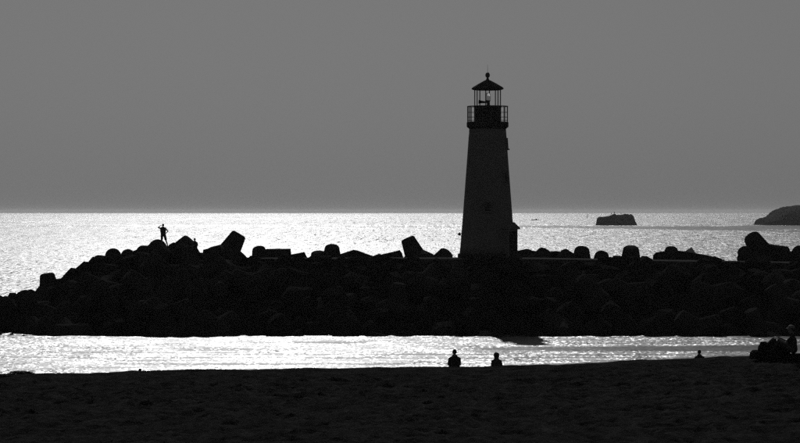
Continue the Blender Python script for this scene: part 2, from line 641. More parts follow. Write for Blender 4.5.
def tetrapod(tip, d, label, spin=0.0, s=1.0, group=None):
    """place a tetrapod so that its main leg ends at tip and points along d"""
    d = Vector(d).normalized()
    o = link('tetrapod', TETRA)
    c = Vector(tip) - d * TR * s
    o.matrix_world = Matrix.Translation(c) @ d.to_track_quat('Z', 'Y').to_matrix().to_4x4() @ Matrix.Rotation(spin, 4, 'Z') @ Matrix.Scale(s, 4)
    return tag(o, label, 'tetrapod', group)


YL, YR = 199.0, 206.5
END = (0.05, -0.80, 0.60)
sky_t = [
    # px, py of the leg tip, depth, direction, scale, label
    (47, 273.5, YL - 2, (-.13, -.1, .98), 0.95, 'upright stubby tetrapod leg low on the left end of the breakwater'),
    (113, 253.6, YL, END, 1.0, 'left one of two round tetrapod leg ends side by side on the mound'),
    (128, 254.3, YL + .5, (0.1, -.85, .5), .9, 'right one of two round tetrapod leg ends side by side on the mound'),
    (157, 246.0, YL, (-.05, -.85, .5), 1.15, 'big round tetrapod end directly below the standing person'),
    (191, 239.9, YL + .5, (.66, -.1, .72), 1.05, 'tetrapod with a square corner pointing up beside the standing person'),
    (239.5, 233.6, YL + 1, (.50, 0.05, .86), 1.0, 'large tetrapod leg leaning right, tallest block on the left mound'),
    (318, 251.8, YR, (-.05, -.25, .97), .95, 'flat-topped tetrapod touching the left side of a round-topped one'),
    (332, 246.4, YR, (.02, -.45, .9), .98, 'round-topped tetrapod left of centre, tallest between level leg and tilted leg'),
    (407.2, 237.8, YR + 1, (-.40, .05, .90), .95, 'big square-ended tetrapod leg tilted left, left of the lighthouse'),
    (447.5, 252.0, YR, (.55, -.35, .75), 1.0, 'peaked tetrapod touching the left foot of the lighthouse'),
    (258.6, 248.3, YR - 3, (-.1, -.5, .86), .88, 'round tetrapod end left of the long flat concrete block'),
    (527.5, 254.6, YR, (.1, -.8, .6), 1.1, 'rounded tetrapod touching the right foot of the lighthouse'),
    (546, 252.6, YR, (.45, -.55, .65), 1.1, 'second tetrapod right of the lighthouse, with a rounded peak'),
    (561, 253.6, YR, (-.65, -.3, .60), 1.0, 'tetrapod sloping down to the right, third right of the lighthouse'),
    (582, 248.7, YR, (.0, -.50, .86), 1.0, 'dome-topped tetrapod right of the sloping one near the lighthouse'),
    (602, 253.6, YR, (.05, -.55, .83), .92, 'lowest tetrapod, alone between two dome-topped ones'),
    (631, 247.0, YR, (.0, -.28, .96), 1.05, 'tall squarish dome-topped tetrapod standing alone below the islet'),
    (671.5, 248.5, YR - .5, (0, -.5, .86), .86, 'round tetrapod knob on the crest right of the islet'),
    (743.0, 250.5, YR - 1, (-.45, -.65, .6), .88, 'round tetrapod end under the big leaning leg at right'),
    (751.0, 236.0, YR, (-.50, -.42, .74), 1.12, 'big round-ended tetrapod leg leaning left near the right edge'),
    (800, 250.6, YR, (.05, -.8, .55), .95, 'tetrapod cut by the right edge of the picture'),
]
def calm_spin(d):
    """the turn about the main leg that keeps the other three legs lowest"""
    q = Vector(d).normalized().to_track_quat('Z', 'Y')
    best = None
    for k in range(36):
        a = k * R(120) / 36
        hi = max((q @ Vector((math.cos(a + j * R(120)) * .9428, math.sin(a + j * R(120)) * .9428, -1 / 3))).z for j in range(3))
        if best is None or hi < best[0]:
            best = (hi, a)
    return best[1]


for k, (px, py, Y, d, s, lab) in enumerate(sky_t):
    tetrapod(at(px, py, Y), d, lab, spin=calm_spin(d) + R((k * 37) % 17 - 8), s=s)

def shaped_rock(name, pts, Y, depth, label, cat, mat, seed):
    """an angular block: skyline points (pixels at depth Y) down to the ground, with real depth and broken faces"""
    rr = random.Random(seed)
    q = [at(px, py, Y) for px, py in pts]
    o = q[0].copy()
    bm = bmesh.new()
    rings = []
    for t, sh in ((-.5, .80), (-.36, 1.0), (0.0, 1.02), (.34, .97), (.5, .78)):
        mid = sum((v.z for v in q)) / len(q); mx = sum((v.x for v in q)) / len(q)
        rg = []
        for v in q:
            rg.append(bm.verts.new((mx + (v.x - mx) * sh - o.x + rr.uniform(-.03, .03), t * depth + rr.uniform(-.08, .08), mid + (v.z - mid) * sh - o.z)))
        rings.append(rg)
    n = len(q)
    for a, c in zip(rings, rings[1:]):
        for k in range(n):
            bm.faces.new((a[k], a[(k + 1) % n], c[(k + 1) % n], c[k]))
    bm.faces.new(rings[0]); bm.faces.new(list(reversed(rings[-1])))
    bmesh.ops.recalc_face_normals(bm, faces=bm.faces)
    ob = from_bm(name, bm, mat)
    ob.location = o
    return tag(ob, label, cat)


shaped_rock('concrete_block', [(263, 249.2), (276, 248.7), (290.5, 248.8), (291.2, 254), (290.8, 262), (263, 262)], YR - 2, 1.3,
            'long flat concrete block lying level on the crest left of centre', 'concrete block', M['concrete'], 1)
shaped_rock('boulder', [(288, 255), (296, 253.6), (304.2, 252), (307.2, 257.2), (308, 262), (288, 262)], YR - 1, 1.2,
            'low sloping boulder against the right end of the flat concrete block', 'boulder', M['rock'], 2)
shaped_rock('boulder', [(337, 256), (341, 254), (348, 251.5), (353.5, 249.8), (358, 250.6), (366, 253.6), (376, 257), (378, 262), (337, 262)], YR, 1.6,
            'boulder with a long low slope right of the round-topped tetrapod', 'boulder', M['rock'], 3)
shaped_rock('boulder', [(374, 257.6), (383, 254), (392, 252), (399.5, 250.2), (401.5, 253), (404, 262), (374, 262)], YR, 1.5,
            'wedge-shaped boulder pointing at the big tilted tetrapod leg', 'boulder', M['rock'], 4)
shaped_rock('boulder', [(653, 262), (653.4, 255.5), (656, 252.6), (662, 251.3), (668, 251), (672, 256), (672, 262)], YR, 1.3,
            'low blocky boulder against the left of a round knob right of the islet', 'boulder', M['rock'], 5)
shaped_rock('boulder', [(674, 262), (676, 250.5), (684, 251.2), (695, 253.2), (706, 255), (713, 256.6), (716, 259), (717, 262)], YR + .3, 1.4,
            'boulder tapering low to the right of the round knob', 'boulder', M['rock'], 6)
shaped_rock('boulder', [(764, 262), (765, 243.5), (770, 245), (779, 248), (788, 250.5), (792.5, 253), (794, 262)], YR + .6, 1.6,
            'boulder sloping low to the right of the big leaning tetrapod leg', 'boulder', M['rock'], 7)
shaped_rock('boulder', [(56, 296), (57, 280), (62, 278.2), (67, 272.5), (71.8, 267.8), (76.5, 269), (79, 280), (82, 296)], YL - 1, 1.5,
            'angular boulder on the left slope just right of the upright stub', 'boulder', M['rock'], 8)
shaped_rock('boulder', [(73, 290), (74, 270.5), (79, 266), (84, 261.6), (88.5, 262), (92, 268), (96, 290)], YL - .8, 1.5,
            'angular boulder halfway up the left slope of the mound', 'boulder', M['rock'], 9)
shaped_rock('boulder', [(87, 284), (88.5, 262.5), (93.2, 256.8), (99, 257.4), (104.5, 258.2), (112, 266), (116, 284)], YL - .3, 1.6,
            'flat-topped boulder on the left slope below the two round leg ends', 'boulder', M['rock'], 10)
shaped_rock('boulder', [(516, 264), (517, 251), (523, 249.6), (529, 250.2), (538, 251.4), (548, 252), (556, 251), (566, 253), (576, 255.5), (578, 264)], YR + 1.4, 1.4,
            'long low boulder behind the three tetrapods right of the lighthouse', 'boulder', M['rock'], 11)
shaped_rock('boulder', [(131, 266), (131.5, 252), (138, 249.2), (147, 246.6), (151, 243), (154, 250), (156, 266)], YL - .2, 1.4,
            'sloping boulder leading up to the big round end under the standing person', 'boulder', M['rock'], 12)
# rubble lining the near edge of the walkway; it hides the slab except beside the lighthouse
re_ = random.Random(77)
px = 242.0
while px < 815:
    Y = 196.6 + re_.uniform(-.3, .5)
    show = 420 < px < 458 or 518 < px < 596 or 655 < px < 690
    s_ = re_.uniform(.42, .7)
    zt = deck_z((px - 400) / F * Y) + (-.08 if show else re_.uniform(.10, .34))
    boulder(Vector(((px - 400) / F * Y, Y, zt - s_ * .55)), s_, 'small dark boulder lining the near edge of the walkway', 'rubble along the walkway edge', seed=re_.random(), sx=1.5, sz=.8, rot=(0, 0, re_.uniform(0, 6)))
    px += s_ * 14 * 1.75
boulder(at(690, 252.5, YR + 2.2), 0.55, 'paler boulder peeping up right of the round knob on the crest', seed=3, mat=M['concrete_pale'])
boulder(at(719, 261.5, YR - 1), 0.45, 'small boulder in the gap left of the big leaning leg at right', seed=4, sx=1.2)
boulder(at(174, 246.5, YL - .5), 0.45, 'small boulder at the feet of the standing person', seed=12)
boulder(at(210, 252.0, YL), 0.7, 'rounded boulder between the cornered tetrapod and the large leaning leg', seed=15, sx=1.3)
boulder(at(142, 255.5, YL), 0.75, 'boulder between the two round leg ends and the standing person', seed=16, sx=1.4)
boulder(at(13, 299.0, YL - 4), 0.55, 'small rounded boulder at the far left waterline end of the mound', seed=21)
boulder(at(32, 296.0, YL - 4), 0.6, 'boulder just left of the upright stubby tetrapod leg', seed=22, sx=1.2)
boulder(at(-1, 301.0, YL - 4), 0.65, 'boulder cut by the left edge of the picture at the end of the mound', seed=23)
boulder(at(60, 286.0, YL - 2), 0.75, 'boulder wedged right of the upright stubby tetrapod leg', seed=24)
boulder(at(530, 257.5, YR - 1.2), 0.35, 'small boulder on the walkway edge right of the lighthouse', seed=25, sx=1.5, sz=.6)

# armour on the shaded near slope: nothing tells these apart
G1 = 'dark boulders on the shaded near slope'
G2 = 'tetrapods on the shaded near slope'
r2 = random.Random(31)
y = 178.6
row = 0
while y < 197.4:
    st = 2.0 + 0.5 * (1 if row % 2 else 0)
    x = -33.0 + (row % 2) * 1.0
    while x < 31.5:
        xx, yy = x + r2.uniform(-.45, .45), y + r2.uniform(-.4, .4)
        z = core_z(xx, yy)
        top = float(np.interp(xx, TOPX, TOPZ))
        vis = abs(xx / yy * F) < 425
        if vis and z > -1.4 and top > -0.5:
            s = r2.uniform(0.85, 1.35)
            lim = (deck_z(xx) - 0.15 if xx > -11.5 else top + 1.1)
            is_t = r2.random() < (0.42 if xx < -9 else 0.16) and y > 181
            if is_t:
                d = Vector((r2.uniform(-1, 1), r2.uniform(-1, -.1), r2.uniform(-.2, .9))).normalized()
                sc_ = r2.uniform(.85, 1.0)
                c = Vector((xx, yy, min(z + 0.15, lim - 1.5)))
                tetrapod(c + d * TR * sc_, d, 'dark tetrapod lying in the shaded near slope of the breakwater', r2.uniform(0, 6), sc_, G2)
            else:
                boulder(Vector((xx, yy, min(z + 0.1, lim - s * 0.72))), s, 'dark boulder lying in the shaded near slope of the breakwater', G1, seed=r2.random(), sx=r2.uniform(.9, 1.35))
        x += st + r2.uniform(-.2, .3)
    y += 1.85
    row += 1

# ------------------------------------------------------------------ lighthouse
LX, LY = (487.6 - 400) / F * 200.0, 200.0
LH = empty('lighthouse', (LX, LY, 4.70))
tag(LH, 'dark tapering lighthouse tower with railed gallery and peaked lantern roof', 'lighthouse')


def lz(py):
    return CAM_H - (py - HZ) / F * 200.0 - 4.70


def lr(px):
    return px / 14.0


# plinth, tower
bm = bmesh.new()
add_lathe(bm, [(2.14, -0.02), (2.14, 0.28), (2.08, 0.34), (2.0, 0.34)], 64)
from_bm('plinth', bm, M['trim'], LH)
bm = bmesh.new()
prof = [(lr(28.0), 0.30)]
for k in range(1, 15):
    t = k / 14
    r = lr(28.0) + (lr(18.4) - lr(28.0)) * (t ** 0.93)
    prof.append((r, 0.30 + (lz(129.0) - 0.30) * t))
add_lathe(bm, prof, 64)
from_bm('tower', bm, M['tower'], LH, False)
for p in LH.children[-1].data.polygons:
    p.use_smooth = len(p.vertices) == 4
# gallery: bracket cornice and slab
bm = bmesh.new()
add_lathe(bm, [(lr(18.2), lz(129.5)), (lr(18.8), lz(128.5)), (lr(20.6), lz(127.2)), (lr(20.9), lz(126.6)), (lr(20.9), lz(122.4)), (lr(19.5), lz(121.9))], 48)
from_bm('gallery', bm, M['trim'], LH, False)
GZ = lz(121.9)
RT = lz(106.4)
RR = lr(20.2)
NP = 16
for k in range(NP):
    a = 2 * math.pi * k / NP + 0.12
    bm = bmesh.new()
    add_rod(bm, (RR * math.cos(a), RR * math.sin(a), GZ - 0.02), (RR * math.cos(a), RR * math.sin(a), RT), 0.028, None, 8)
    from_bm('railing_post', bm, M['metal'], LH)
for zz, rad in ((RT, 0.032), (GZ + (RT - GZ) * 0.62, 0.014), (GZ + (RT - GZ) * 0.30, 0.014), (GZ + 0.10, 0.014)):
    bm = bmesh.new()
    prof = []
    n = 48
    rings = []
    for k in range(n):
        a = 2 * math.pi * k / n
        rg = []
        for j in range(6):
            t = 2 * math.pi * j / 6
            rg.append(bm.verts.new(((RR + rad * math.cos(t)) * math.cos(a), (RR + rad * math.cos(t)) * math.sin(a), zz + rad * math.sin(t))))
        rings.append(rg)
    for k in range(n):
        for j in range(6):
            bm.faces.new((rings[k][j], rings[(k + 1) % n][j], rings[(k + 1) % n][(j + 1) % 6], rings[k][(j + 1) % 6]))
    from_bm('rail', bm, M['metal'], LH, True)
# closely barred gate panel on the left side of the gallery
for k in range(9):
    a = math.radians(165 + k * 5.2)
    bm = bmesh.new()
    add_rod(bm, (RR * math.cos(a), RR * math.sin(a), GZ), (RR * math.cos(a), RR * math.sin(a), RT), 0.013, None, 6)
    from_bm('railing_bar', bm, M['metal'], LH)
# lantern base drum, octagonal
TH = R(10)
bm = bmesh.new()
add_lathe(bm, [(lr(13.7), GZ - 0.01), (lr(13.7), lz(107.2)), (lr(14.1), lz(106.9)), (lr(14.1), lz(105.9)), (lr(12.6), lz(105.7))], 8, phase=math.pi / 2 - TH)
from_bm('lantern_base', bm, M['trim'], LH)
LB, LT = lz(105.8), lz(89.2)
PR = lr(13.0)
pts = []
for k in range(8):
    a = 2 * math.pi * k / 8 + math.pi / 2 - TH
    pts.append(Vector((PR * math.cos(a), PR * math.sin(a), 0)))
for p in pts:
    bm = bmesh.new()
    add_rod(bm, (p.x, p.y, LB - 0.02), (p.x, p.y, LT), 0.036, None, 8)
    from_bm('lantern_post', bm, M['metal'], LH)
for k in range(8):
    p, q = pts[k], pts[(k + 1) % 8]
    mid = (p + q) / 2
    ang = math.atan2((q - p).y, (q - p).x)
    bm = bmesh.new()
    hw = (q - p).length / 2 - 0.03
    add_box(bm, (-hw, -0.004, LB + 0.01), (hw, 0.004, LT - 0.01), Matrix.Translation(mid) @ Matrix.Rotation(ang, 4, 'Z'))
    from_bm('window_pane', bm, M['glass'], LH)
bm = bmesh.new()
add_lathe(bm, [(lr(13.4), lz(90.2)), (lr(16.0), lz(89.4)), (lr(16.2), lz(88.2)), (lr(14.8), lz(87.0)), (lr(9.0), lz(83.6)), (lr(3.8), lz(80.8)),
               (lr(1.7), lz(79.9)), (lr(1.2), lz(78.4))], 8, phase=math.pi / 2 - TH)
rf = from_bm('roof', bm, M['trim'], LH)
bm = bmesh.new()
add_lathe(bm, [(lr(1.0), lz(78.8)), (lr(1.0), lz(77.6)), (lr(1.9), lz(77.0)), (lr(2.3), lz(75.6)), (lr(2.2), lz(74.2)), (lr(1.4), lz(72.8)), (lr(0.5), lz(72.3)), (0, lz(72.2))], 16)
from_bm('ball_finial', bm, M['metal'], rf, True)
bm = bmesh.new()
add_rod(bm, (0, 0, lz(72.6)), (0, 0, lz(64.5)), 0.014, 0.006, 6)
from_bm('lightning_rod', bm, M['metal'], rf)
# beacon
bx = lr(0.4)
bm = bmesh.new()
add_lathe(bm, [(lr(1.7), LB - 0.05), (lr(1.3), LB + 0.12), (lr(1.1), lz(101.5)), (lr(2.4), lz(101.2)), (lr(2.4), lz(100.4))], 16, Matrix.Translation((bx, 0, 0)))
bc = from_bm('beacon', bm, M['metal'], LH)
bm = bmesh.new()
add_lathe(bm, [(lr(2.3), lz(100.4)), (lr(2.7), lz(99.0)), (lr(2.75), lz(96.5)), (lr(2.3), lz(94.0)), (lr(1.3), lz(92.9)), (0, lz(92.7))], 16, Matrix.Translation((bx, 0, 0)))
from_bm('lens', bm, M['lens'], bc, True)
bm = bmesh.new()
add_lathe(bm, [(lr(0.9), 0), (lr(1.1), 0.25), (lr(1.4), 0.45), (lr(2.0), 0.62), (lr(1.7), 0.62), (lr(0.8), 0.4)], 12,
          frame_to(Vector((bx - 0.05, -0.1, lz(102.4))), Vector((-1, -0.1, 0.06))))
from_bm('fog_horn', bm, M['metal'], bc)


def tower_r(z):
    t = (z - 0.30) / (lz(129.0) - 0.30)
    return lr(28.0) + (lr(18.4) - lr(28.0)) * (max(0, t) ** 0.93)


# entrance porch on the right, facing the viewer's right
pa = R(-38)        # direction of the porch, from +X towards the viewer
pm = Matrix.Rotation(pa, 4, 'Z')
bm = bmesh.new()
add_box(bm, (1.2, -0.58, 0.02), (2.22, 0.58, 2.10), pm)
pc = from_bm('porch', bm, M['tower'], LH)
bm = bmesh.new()
prof = [(-0.72, 2.08), (-0.72, 2.18), (0.0, 2.58), (0.72, 2.18), (0.72, 2.08)]
fr = [bm.verts.new(pm @ Vector((2.34, yy, zz))) for yy, zz in prof]
bk = [bm.verts.new(pm @ Vector((1.1, yy, zz))) for yy, zz in prof]
bm.faces.new(fr); bm.faces.new(list(reversed(bk)))
for k in range(5):
    k2 = (k + 1) % 5
    bm.faces.new((fr[k2], fr[k], bk[k], bk[k2]))
bmesh.ops.recalc_face_normals(bm, faces=bm.faces)
from_bm('porch_roof', bm, M['frame'], LH)
bm = bmesh.new()
add_box(bm, (2.21, -0.42, 0.05), (2.26, 0.42, 1.92), pm)
dr = from_bm('door', bm, M['trim'], LH)
bm = bmesh.new()
add_box(bm, (2.25, 0.28, 0.92), (2.31, 0.33, 1.02), pm)
from_bm('handle', bm, M['metal'], dr)
bm = bmesh.new()
add_box(bm, (2.24, -0.55, -0.02), (2.65, 0.55, 0.14), pm)
from_bm('step', bm, M['deck'], LH)


def tower_window(ang, z, w, h, name='window'):
    r = tower_r(z)
    m = Matrix.Rotation(ang, 4, 'Z')
    tilt = math.atan((lr(28.0) - lr(18.4)) / lz(129.0))
    m = m @ Matrix.Translation((r, 0, z)) @ Matrix.Rotation(-tilt, 4, 'Y')
    bm = bmesh.new()
    t = 0.07
    add_box(bm, (-0.12, -w / 2 - t, -h / 2), (0.06, -w / 2, h / 2), m)
    add_box(bm, (-0.12, w / 2, -h / 2), (0.06, w / 2 + t, h / 2), m)
    add_box(bm, (-0.12, -w / 2 - t, h / 2 + .001), (0.075, w / 2 + t, h / 2 + t), m)
    o = from_bm(name, bm, M['frame'], LH)
    bm = bmesh.new()
    add_box(bm, (-0.14, -w / 2 - t - .05, -h / 2 - 0.09), (0.13, w / 2 + t + .05, -h / 2 - .001), m)
    from_bm('sill', bm, M['frame'], o)
    bm = bmesh.new()
    add_box(bm, (-0.10, -w / 2 + .001, -h / 2 + .001), (0.02, w / 2 - .001, h / 2 - .001), m)
    from_bm('pane', bm, M['wpane'], o)


tower_window(R(-92), lz(207), 0.42, 0.62)
tower_window(R(-38), lz(177), 0.40, 0.60)
tower_window(R(-12), lz(144), 0.36, 0.70)
# small wall lamp on the left
bm = bmesh.new()
r = tower_r(lz(233.5))
add_rod(bm, (-r + 0.05, -0.1, lz(233.5)), (-r - 0.16, -0.1, lz(233.5)), 0.03, None, 8)
add_lathe(bm, [(0.03, 0.1), (0.10, 0.0), (0.10, -0.10), (0, -0.14)], 10, Matrix.Translation((-r - 0.14, -0.1, lz(233.8))))
from_bm('wall_lamp', bm, M['metal'], LH)


# ------------------------------------------------------------------ people
def add_capsule(bm, p, q, r1, r2, n=10):
    p, q = Vector(p), Vector(q)
    L_ = (q - p).length
    if L_ < 1e-5:
        q = p + Vector((0, 0, 1e-3)); L_ = 1e-3
    prof = [(0, -r1)]
    for k in range(1, 4):
        a = -math.pi / 2 + k * math.pi / 6
        prof.append((r1 * math.cos(a), r1 * math.sin(a)))
    prof.append((r1, 0)); prof.append((r2, L_))
    for k in range(1, 3):
        a = k * math.pi / 6
        prof.append((r2 * math.cos(a), L_ + r2 * math.sin(a)))
    prof.append((0, L_ + r2))
    add_lathe(bm, prof, n, frame_to(p, q - p), close=False)


def add_ellipsoid(bm, c, rx, ry, rz, n=16):
    prof = [(math.cos(-math.pi / 2 + k * math.pi / 10), math.sin(-math.pi / 2 + k * math.pi / 10)) for k in range(11)]
    prof[0] = (0, -1); prof[-1] = (0, 1)
    add_lathe(bm, prof, n, Matrix.Translation(c) @ Matrix.Diagonal((rx, ry, rz, 1)), close=False)


def hand_parts(wrist, d, nrm, curl=0.4, side=1):
    """palm and five fingers as capsules; d points along the fingers, nrm out of the back of the hand"""
    d, nrm = Vector(d).normalized(), Vector(nrm).normalized()
    s = d.cross(nrm).normalized() * side
    nrm = s.cross(d).normalized() * side
    out = []
    wrist = Vector(wrist)
    for k in range(4):
        out.append((wrist + s * (-.012 + .008 * k), wrist + d * .085 + s * (-.033 + .022 * k), .017, .013))
    for k, ln in enumerate((.068, .078, .073, .056)):
        a = wrist + d * .088 + s * (-.034 + .0225 * k)
        m = a + (d * math.cos(curl) - nrm * math.sin(curl)) * ln * .55
        e = m + (d * math.cos(2 * curl) - nrm * math.sin(2 * curl)) * ln * .5
        out.append((a, m, .0105, .0095)); out.append((m, e, .0095, .008))
    a = wrist + d * .02 - s * .025
    m = a + (d * .7 - s * .7).normalized() * .045
    e = m + (d * .9 - s * .3).normalized() * .032
    out.append((a, m, .014, .012)); out.append((m, e, .012, .009))
    return out


def person(loc, rotz, J, label, shirt='cloth', legs='cloth2', hair='short', height=1.0, bare_legs=True, hat=None, lean=0.0):
    """J: joint positions in metres, x right, y forward, z up. One continuous body mesh."""
    segs = []
    A = lambda p, q, r1, r2, t: segs.append((Vector(J[p]) if isinstance(p, str) else Vector(p), Vector(J[q]) if isinstance(q, str) else Vector(q), r1, r2, t))
    pel, che, nek, head = Vector(J['pelvis']), Vector(J['chest']), Vector(J['neck']), Vector(J['head'])
    sideh = (Vector(J['hipR']) - Vector(J['hipL'])) * 0.5
    sides = (Vector(J['shoR']) - Vector(J['shoL'])) * 0.5
    for s in (-1, 1):
        A(pel + sideh * .6 * s, (pel + che) / 2 + sides * .45 * s, .125, .120, 'shirt')
        A((pel + che) / 2 + sides * .45 * s, che + sides * .52 * s, .120, .125, 'shirt')
        A(che + sides * .5 * s, nek + sides * .3 * s, .10, .06, 'shirt')
    A(pel + sideh * -.6, pel + sideh * .6, .118, .118, 'legs')
    A('shoL', 'shoR', .062, .062, 'shirt')
    for s in 'LR':
        A(nek - Vector((0, 0, .03)), Vector(J['sho' + s]), .075, .06, 'shirt')
    A(nek + (nek - head) * .2, head - (head - nek) * .3, .058, .052, 'skin')
    for s in 'LR':
        e = Vector(J['sho' + s]).lerp(Vector(J['elb' + s]), .62)
        A('sho' + s, e, .056, .052, 'shirt')
        A(e, 'elb' + s, .044, .038, 'skin')
        A('elb' + s, 'wri' + s, .040, .026, 'skin')
        k = Vector(J['hip' + s]).lerp(Vector(J['kne' + s]), .8)
        A('hip' + s, k, .108, .092, 'legs')
        A(k, 'kne' + s, .062, .056, 'skin' if bare_legs else 'legs')
        c = Vector(J['kne' + s]).lerp(Vector(J['ank' + s]), .35)
        A('kne' + s, c, .055, .056, 'skin' if bare_legs else 'legs')
        A(c, 'ank' + s, .056, .036, 'skin' if bare_legs else 'legs')
        A('ank' + s, 'toe' + s, .042, .034, 'shoe')
        hd_, hn_ = J['han' + s]
        for p, q, r1, r2 in hand_parts(J['wri' + s], hd_, hn_, .45, 1 if s == 'R' else -1):
            segs.append((p, q, r1, r2, 'skin'))
    bm = bmesh.new()
    for p, q, r1, r2, t in segs:
        add_capsule(bm, p, q, r1, r2)
    fd = Vector(J.get('face', (0, 1, 0))).normalized()
    fs = fd.cross(Vector((0, 0, 1))).normalized()
    add_ellipsoid(bm, head + Vector((0, 0, .012)), .076, .094, .098)
    add_ellipsoid(bm, head + fd * .022 + Vector((0, 0, -.055)), .056, .066, .062)
    add_capsule(bm, head + fd * .088 + Vector((0, 0, .015)), head + fd * .110 + Vector((0, 0, -.022)), .010, .015)
    add_capsule(bm, head + fd * .082 - fs * .02 + Vector((0, 0, -.06)), head + fd * .082 + fs * .02 + Vector((0, 0, -.06)), .010, .010)
    for s in (-1, 1):
        add_ellipsoid(bm, head + fs * .079 * s - fd * .005, .014, .02, .032, 8)
    tmp = from_bm('tmp_body', bm, None)
    md = tmp.modifiers.new('r', 'REMESH'); md.mode = 'VOXEL'; md.voxel_size = 0.0085
    ms = tmp.modifiers.new('s', 'SMOOTH'); ms.iterations = 2; ms.factor = 0.5
    dc = tmp.modifiers.new('d', 'DECIMATE'); dc.ratio = 0.25
    dg = bpy.context.evaluated_depsgraph_get()
    me = bpy.data.meshes.new_from_object(tmp.evaluated_get(dg))
    bpy.data.objects.remove(tmp)
    me.name = 'body'
    mats = {'skin': 0, 'shirt': 1, 'legs': 2, 'shoe': 3}
    me.materials.clear()
    for m_ in (M['skin'], M[shirt], M[legs], M['hair']):
        me.materials.append(m_)
    n = len(me.polygons)
    cen = np.empty(n * 3); me.polygons.foreach_get('center', cen); cen = cen.reshape(-1, 3)
    best = np.full(n, 9.0); idx = np.zeros(n, int)
    for p, q, r1, r2, t in segs + [(head, head + Vector((0, 0, .02)), .09, .09, 'skin')]:
        a = np.array(p); d = np.array(q - p)
        tt = np.clip(((cen - a) @ d) / max(1e-9, d @ d), 0, 1)
        dist = np.linalg.norm(cen - a - tt[:, None] * d, axis=1) - (r1 + (r2 - r1) * tt)
        m_ = dist < best
        best[m_] = dist[m_]; idx[m_] = mats[t]
    me.polygons.foreach_set('material_index', idx.astype(np.int32))
    me.polygons.foreach_set('use_smooth', np.ones(n, bool))
    root = empty('person', loc)
    root.rotation_euler = (lean, 0, rotz)
    root.scale = (height,) * 3
    tag(root, label, 'person')
    link('body', me, None, root)
    # hair: a shell over the back and top of the head
    bm = bmesh.new()
    if hair == 'bushy':
        for k in range(34):
            a = k * 2.399; zz = -.95 + 1.95 * (k / 33)
            rr_ = math.sqrt(max(0.05, 1 - min(1, abs(zz) * .9) ** 2))
            c = head - fd * .02 + Vector((math.cos(a) * rr_ * .088, math.sin(a) * rr_ * .088, zz * .10 + .015))
            if (c - head).dot(fd) < .06:
                add_ellipsoid(bm, c, .046, .046, .042, 8)
    else:
        add_ellipsoid(bm, head - fd * .016 + Vector((0, 0, .03)), .083, .094, .094, 16)
    from_bm('hair', bm, M['hair'], root, True)
    if hat:
        bm = bmesh.new()
        hm = Matrix.Translation(head + Vector((0, 0, .055)))
        add_lathe(bm, [(.102, 0), (.104, .02), (.098, .055), (.075, .085), (.035, .10), (0, .103)], 18, hm)
        add_lathe(bm, [(.06, -.002), (.10, -.006), (.112, -.010), (.112, -.002), (.06, .006)], 18, Matrix.Translation(fd * .06) @ hm)
        from_bm('cap', bm, M[hat], root, True)
    return root


# standing on the rocks: one hand shading the eyes, the other on the hip, one leg out to the right
stand = dict(pelvis=(0, 0, .86), chest=(-.03, .02, 1.20), neck=(-.035, .03, 1.40), head=(-.02, .05, 1.55),
             hipL=(-.09, 0, .84), hipR=(.09, 0, .84), shoL=(-.22, .02, 1.33), shoR=(.15, .02, 1.33),
             elbL=(-.40, .10, 1.40), wriL=(-.20, .20, 1.55), elbR=(.36, -.06, 1.12), wriR=(.17, .02, .93),
             kneL=(-.12, .06, .46), ankL=(-.10, .0, .06), toeL=(-.12, .17, .02),
             kneR=(.20, .05, .42), ankR=(.36, .0, -.06), toeR=(.40, .16, -.10),
             hanL=((.85, .25, .1), (0, 0, 1)), hanR=((-.5, .5, -.6), (.6, .2, .4)), face=(-.35, .94, 0))
p = at(163.3, 247.0, YL - 0.2)
person((p.x, p.y, p.z + .06), 0, stand, 'person standing on the rocks shading their eyes, other hand on hip', 'cloth', 'cloth', height=.95)

seat = dict(pelvis=(0, 0, .12), chest=(0, .03, .42), neck=(0, .05, .60), head=(0, .07, .745),
            hipL=(-.10, .03, .12), hipR=(.10, .03, .12), shoL=(-.18, .04, .50), shoR=(.18, .04, .50),
            elbL=(-.225, .20, .28), wriL=(-.10, .40, .32), elbR=(.225, .20, .28), wriR=(.10, .40, .32),
            kneL=(-.15, .43, .42), ankL=(-.13, .66, .08), toeL=(-.14, .82, .04),
            kneR=(.15, .43, .42), ankR=(.13, .66, .08), toeR=(.14, .82, .04),
            hanL=((.8, .5, 0), (0, 0, 1)), hanR=((-.8, .5, 0), (0, 0, 1)), face=(0, 1, 0))


def seated(px, py_top, Y, sit_h, rotz, label, **kw):
    t = at(px, py_top, Y)
    g = beach_z(t.x, t.y)
    hgt = (t.z - g) / sit_h
    return person((t.x - math.sin(-rotz) * .05, t.y, g), rotz, kw.pop('pose', seat), label, height=hgt, **kw)


seated(454.6, 349.3, 100.0, .865, R(4), 'person sitting upright on the beach crest, left of a seated pair', hair='short', bare_legs=False)
seated(496.6, 352.6, 101.0, .885, R(-8), 'person with bushy hair sitting on the beach, right of a seated pair', hair='bushy', shirt='cloth2', bare_legs=False)
seated(699.5, 349.8, 105.3, .865, R(10), 'person low behind the sand crest, only head and shoulders showing', hair='short')
# figure on the mound: sits between rocks
p = at(194.6, 238.0, YL + .6)
person((p.x, p.y, p.z - .80), R(0), seat, 'small seated person on the mound beside the cornered tetrapod', hair='short', height=.92)

